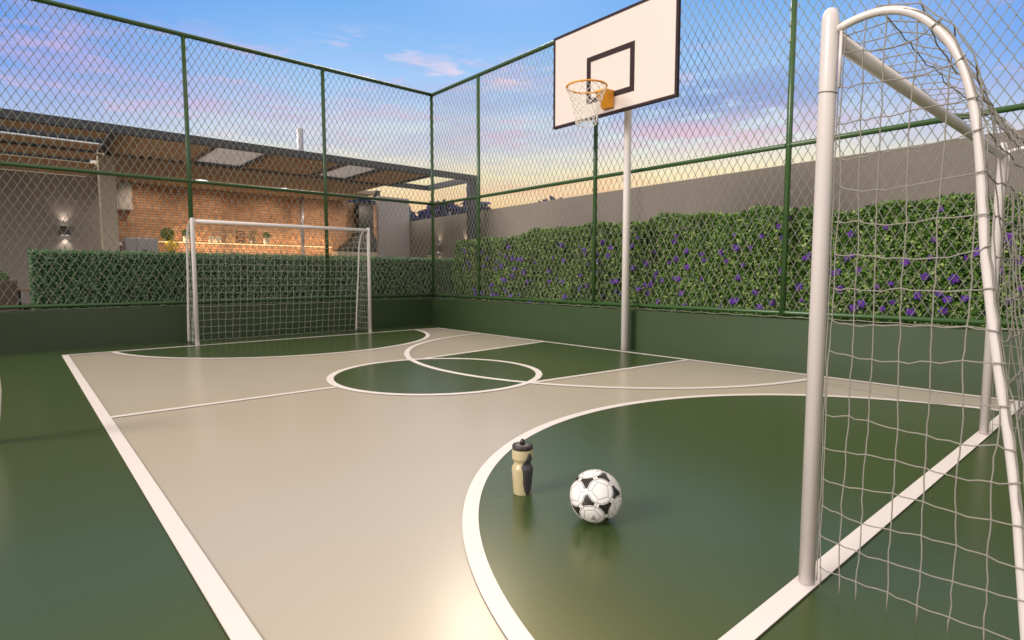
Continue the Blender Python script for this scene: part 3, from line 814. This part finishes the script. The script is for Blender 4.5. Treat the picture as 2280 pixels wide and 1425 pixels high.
# ceiling lights
for (x, y) in ((4.03, 17.77), (6.26, 17.81)):
    o = empty('ceiling_light', 'round flat ceiling light %s' % ('nearer the brick-side pillar' if x < 5 else 'nearer the tall metal flue'), 'ceiling light', (x, y, 3.69), 'round lights under the pavilion ceiling')
    MB().lathe([(.215, -.02), (.225, 0)], n=32).build('trim_ring', WHITE, o)
    MB().lathe([(.05, -.03), (.20, -.0235), (.208, -.019)], n=32).build('diffuser', LAMPW, o)
    l = bpy.data.lights.new('glow', 'SPOT'); l.spot_size = R(132); l.spot_blend = .5; l.shadow_soft_size = .15; l.energy = 110; l.color = (1, .82, .62)
    q = bpy.data.objects.new('glow', l); S.collection.objects.link(q); q.parent = o; q.location = (0, 0, -.05)
# ledge with warm strip light
lg = empty('brick_ledge', 'brick ledge with a warm strip light running along the back wall', 'ledge', (6.0, 19.4, .36))
MB().cbox((-2.85, -.20, 0), (2.4, .195, 1.66), .004).build('ledge_body', BRICK, lg)
MB().cbox((-2.87, -.23, 1.662), (2.42, .195, 1.70), .004).build('ledge_top', TAN, lg)
MB().box((-2.8, -.236, 1.664), (2.38, -.2305, 1.69)).build('light_strip', LED, lg)
for x in (-1.9, 0, 1.7):
    l = bpy.data.lights.new('strip_glow', 'AREA'); l.shape = 'RECTANGLE'; l.size = 1.6; l.size_y = .05; l.energy = 5; l.color = (1, .66, .36)
    q = bpy.data.objects.new('strip_glow', l); S.collection.objects.link(q); q.parent = lg; q.location = (x, -.10, 1.73); q.rotation_euler = (R(180-30), 0, 0)
    l = bpy.data.lights.new('strip_glow', 'AREA'); l.shape = 'RECTANGLE'; l.size = 1.6; l.size_y = .05; l.energy = 4.5; l.color = (1, .66, .36)
    q = bpy.data.objects.new('strip_glow', l); S.collection.objects.link(q); q.parent = lg; q.location = (x, -.42, 1.66); q.rotation_euler = (R(35), 0, 0)
for x in (2.9, 4.6, 6.3, 8.0, 9.7):  # added fill spots with plain lenses, only to brighten the brick wall
    l = bpy.data.lights.new('fill_wash', 'SPOT'); l.spot_size = R(140); l.spot_blend = .8; l.shadow_soft_size = .06; l.energy = 42; l.color = (1, .80, .6)
    q = bpy.data.objects.new('fill_wash', l); S.collection.objects.link(q); q.parent = pv; q.location = (x, 18.5, 3.60); q.rotation_euler = (R(25), 0, 0)
    MB().lathe([(.035, 3.67), (.045, 3.688)], (x, 18.5, 0), 16).build('added_spot_lens', FROST, pv)
def tuft(name, label, cat, loc, pot_m, pot, leaf_m, r, n, hz_=1.0, ls=.05, group=None):
    o = empty(name, label, cat, loc, group)
    pw, ph = pot
    MB().lathe([(pw*.36, 0), (pw*.38, .004), (pw*.48, ph*.9), (pw*.53, ph*.9), (pw*.53, ph), (pw*.45, ph), (pw*.44, ph*.93)], n=20).build('pot', pot_m, o)
    d = rng.normal(0, 1, (n, 3)); d /= np.linalg.norm(d, axis=1, keepdims=True); q = d*r*rng.uniform(.45, 1, (n, 1))**.5
    q[:, 2] = q[:, 2]*hz_+ph+r*hz_*.75
    leaves('foliage', q, d, ls, leaf_m, o, .4, .6, .5)
    B = MB()
    for k in range(4): B.tube([(rng.normal(0, .01), rng.normal(0, .01), ph*.8), (rng.normal(0, r*.3), rng.normal(0, r*.3), ph+r*hz_*.8)], .006, 4)
    B.build('stem', SOIL, o)
    return o
LZ = 2.064
tuft('potted_plant', 'round dark green potted bush at the left end of the ledge', 'plant', (3.45, 19.32, 2.0), BLACK, (.16, .13), HERB, .19, 700)
tuft('potted_plant', 'yellow-green leafy plant below the round dark bush', 'plant', (3.50, 19.00, 1.66), TAN, (.16, .12), LIME, .17, 420, 1.1)
tuft('potted_plant', 'small plant in pale pot just left of the far goal post', 'plant', (3.93, 19.33, LZ), POT, (.16, .17), HERB, .12, 260)
tuft('potted_plant', 'thin grassy plant in grey pot beside the dark rack', 'plant', (5.83, 19.33, LZ), mat('grey_pot', (.25, .22, .20), .7), (.17, .14), HERB, .15, 170, 1.2)
tuft('potted_plant', 'green herb in pale tapered pot, rightmost on the ledge', 'plant', (6.25, 19.33, LZ), POT, (.22, .21), HERB, .13, 320, .8)
for i, x in enumerate((4.62, 4.81)):
    o = MB().lathe([(.05, 0), (.075, .02), (.08, .16), (.076, .19), (.070, .19), (.068, .05)], n=20)
    tag(o.build('storage_jar', POT), 'pale round jar on the ledge, %s of the pair' % ('left' if i == 0 else 'right'), 'jar', 'pair of pale jars').location = (x, 19.33, LZ)
o = MB().cbox((0, 0, 0), (.26, .03, .33), .006); tag(o.build('chopping_board', TAN), 'tan wooden board leaning on the brick wall above the ledge', 'board').location = (5.07, 19.50, LZ)
o = empty('bottle_rack', 'dark small rack beside the wooden board on the ledge', 'rack', (5.46, 19.35, LZ))
B = MB()
for x in (-.1, .1):
    for y in (-.06, .06): B.tube([(x, y, 0), (x, y, .40)], .008, 6)
for z in (.02, .2, .38): B.tube([(-.1, -.06, z), (.1, -.06, z), (.1, .06, z), (-.1, .06, z)], .007, 6, closed=True)
B.build('frame', BLACK, o)
B = MB()
for x, z in ((-.05, .06), (.05, .06), (0, .25)): B.tube([(x, -.12, z+.03), (x, .06, z+.03), (x, .10, z+.03)], [.035, .035, .014], 10)
B.build('bottle', mat('dark_glass', (.05, .02, .01), .15), o)
# fridge / cabinet
o = empty('steel_fridge', 'low stainless steel fridge left of the brick ledge', 'fridge', (2.75, 19.25, .36))
MB().cbox((-.40, -.30, 0), (.40, .33, 1.76), .01).build('body', STAIN, o)
MB().cbox((-.385, -.33, .08), (-.13, -.302, 1.74), .006).build('door', STAIN, o)
d = MB().cbox((-.12, -.33, .08), (.385, -.302, 1.74), .006).build('door', STAIN, o)
MB().cbox((-.02, -.37, 1.38), (.16, -.332, 1.42), .004).build('handle', STEEL, d)
o = empty('round_stool', 'brown stool with pale seat squeezed between pillar and fridge', 'stool', (2.13, 19.0, .36))
MB().lathe([(.12, 0), (.14, .4), (.15, 1.5)], n=20).build('base', WOODD, o)
MB().lathe([(.16, 1.502), (.18, 1.54), (.17, 1.60), (.10, 1.63)], n=20).build('seat', POT, o)
# grill
o = empty('brick_grill', 'brick barbecue grill with black pyramid hood and dark flue', 'barbecue', (9.35, 19.2, .36))
MB().cbox((-.92, -.4, 0), (.86, .395, 1.38), .006).build('base', BRICK, o)
MB().cbox((-.95, -.44, 1.382), (.89, .395, 1.52), .006).build('counter', PILLAR, o)
hv = [(-.72, -.35, 1.53), (.76, -.35, 1.53), (.76, .38, 1.53), (-.72, .38, 1.53), (.02, -.1, 2.20), (.60, -.1, 2.20), (.60, .3, 2.20), (.02, .3, 2.20)]
MB().add(hv, [(3, 2, 1, 0), (4, 5, 6, 7), (0, 1, 5, 4), (1, 2, 6, 5), (2, 3, 7, 6), (3, 0, 4, 7)]).build('hood', BLACK, o)
MB().cbox((.03, -.09, 2.202), (.59, .29, 3.32), .004).build('flue', BLACK, o)
MB().cbox((-.30, -.362, 1.60), (.30, -.30, 1.85), .004).build('fire_opening', mat('ash_grey', (.10, .10, .12), .6, var=.5, vscale=20), o)
o = empty('metal_flue', 'thin grey metal pipe rising from the counter through the pavilion roof', 'pipe', (7.37, 19.2, 1.70))
MB().lathe([(.065, 0), (.065, 1.98)], n=20).build('lower_pipe', GALV, o)
MB().lathe([(.12, 2.13), (.12, 4.18), (.10, 4.20)], n=20).build('chimney_pipe', GALV, o)
MB().lathe([(.14, -.03), (.14, -.001)], n=20).build('base_flange', POT, o)
# left furniture
o = empty('planter_box', 'brown planter box with low greenery beyond the hedge end at left edge', 'planter', (-.32, 12.6, .36))
MB().cbox((-.5, -.3, 0), (.36, .3, .64), .01).build('box', mat('planter_timber', (.12, .085, .075), .8, var=.25, vscale=10), o)
k = 500; q = np.c_[rng.uniform(-.45, .25, k), rng.uniform(-.25, .25, k), .64+rng.exponential(.05, k)]
leaves('foliage', q, np.tile([0, -.3, 1.], (k, 1)), .06, HERB, o, .4, .8, .6)
o = empty('side_table', 'small wooden side table with dark lantern between planter and hedge', 'table', (.16, 12.9, .36))
MB().cbox((-.12, -.2, .46), (.14, .2, .49), .004).build('table_top', TAN, o)
for x in (-.1, .12):
    for y in (-.17, .17): MB().tube([(x, y, 0), (x, y, .459)], .015, 6).build('leg', BLACK, o)
o = MB().lathe([(.05, 0), (.085, .03), (.09, .12), (.05, .20), (.03, .21)], n=18); tag(o.build('lantern', BLACK), 'small dark rounded lantern under the side table', 'lantern').location = (.17, 12.85, .362)
wall_light('wall_light', (1.07, 19.198, 2.25), 0, 'boxy up-and-down light on the grey wall left of the pillar')
tuft('potted_plant', 'small cream pot with sprigs in front of the taupe wall', 'plant', (9.95, 15.35, 1.45), POT, (.26, .24), HERB, .16, 60, .8)
o = MB().cbox((9.74, 15.0, .36), (10.24, 15.75, 1.448), .01); tag(o.build('plinth', PILLAR), 'pale plinth carrying the small cream pot', 'plinth')
# far woodland
k = 14000; cx_, cy_ = 33.0, 50.0
a = rng.uniform(-1, 1, k); px_ = cx_+a*14*.80; py_ = cy_-a*14*.62
top = 7.3+.7*np.sin(a*9)+.6*np.sin(a*23+1)+.35*np.sin(a*51)
P = np.c_[px_+rng.normal(0, .6, k), py_+rng.normal(0, .6, k), rng.uniform(0, 1, k)**.5*top]
tag(leaves('woodland', P, np.tile([-.5, -.7, .5], (k, 1)), .9, FOREST, None, .7, .9), 'distant dark line of trees above the end of the taupe wall', 'woodland', kind='stuff')
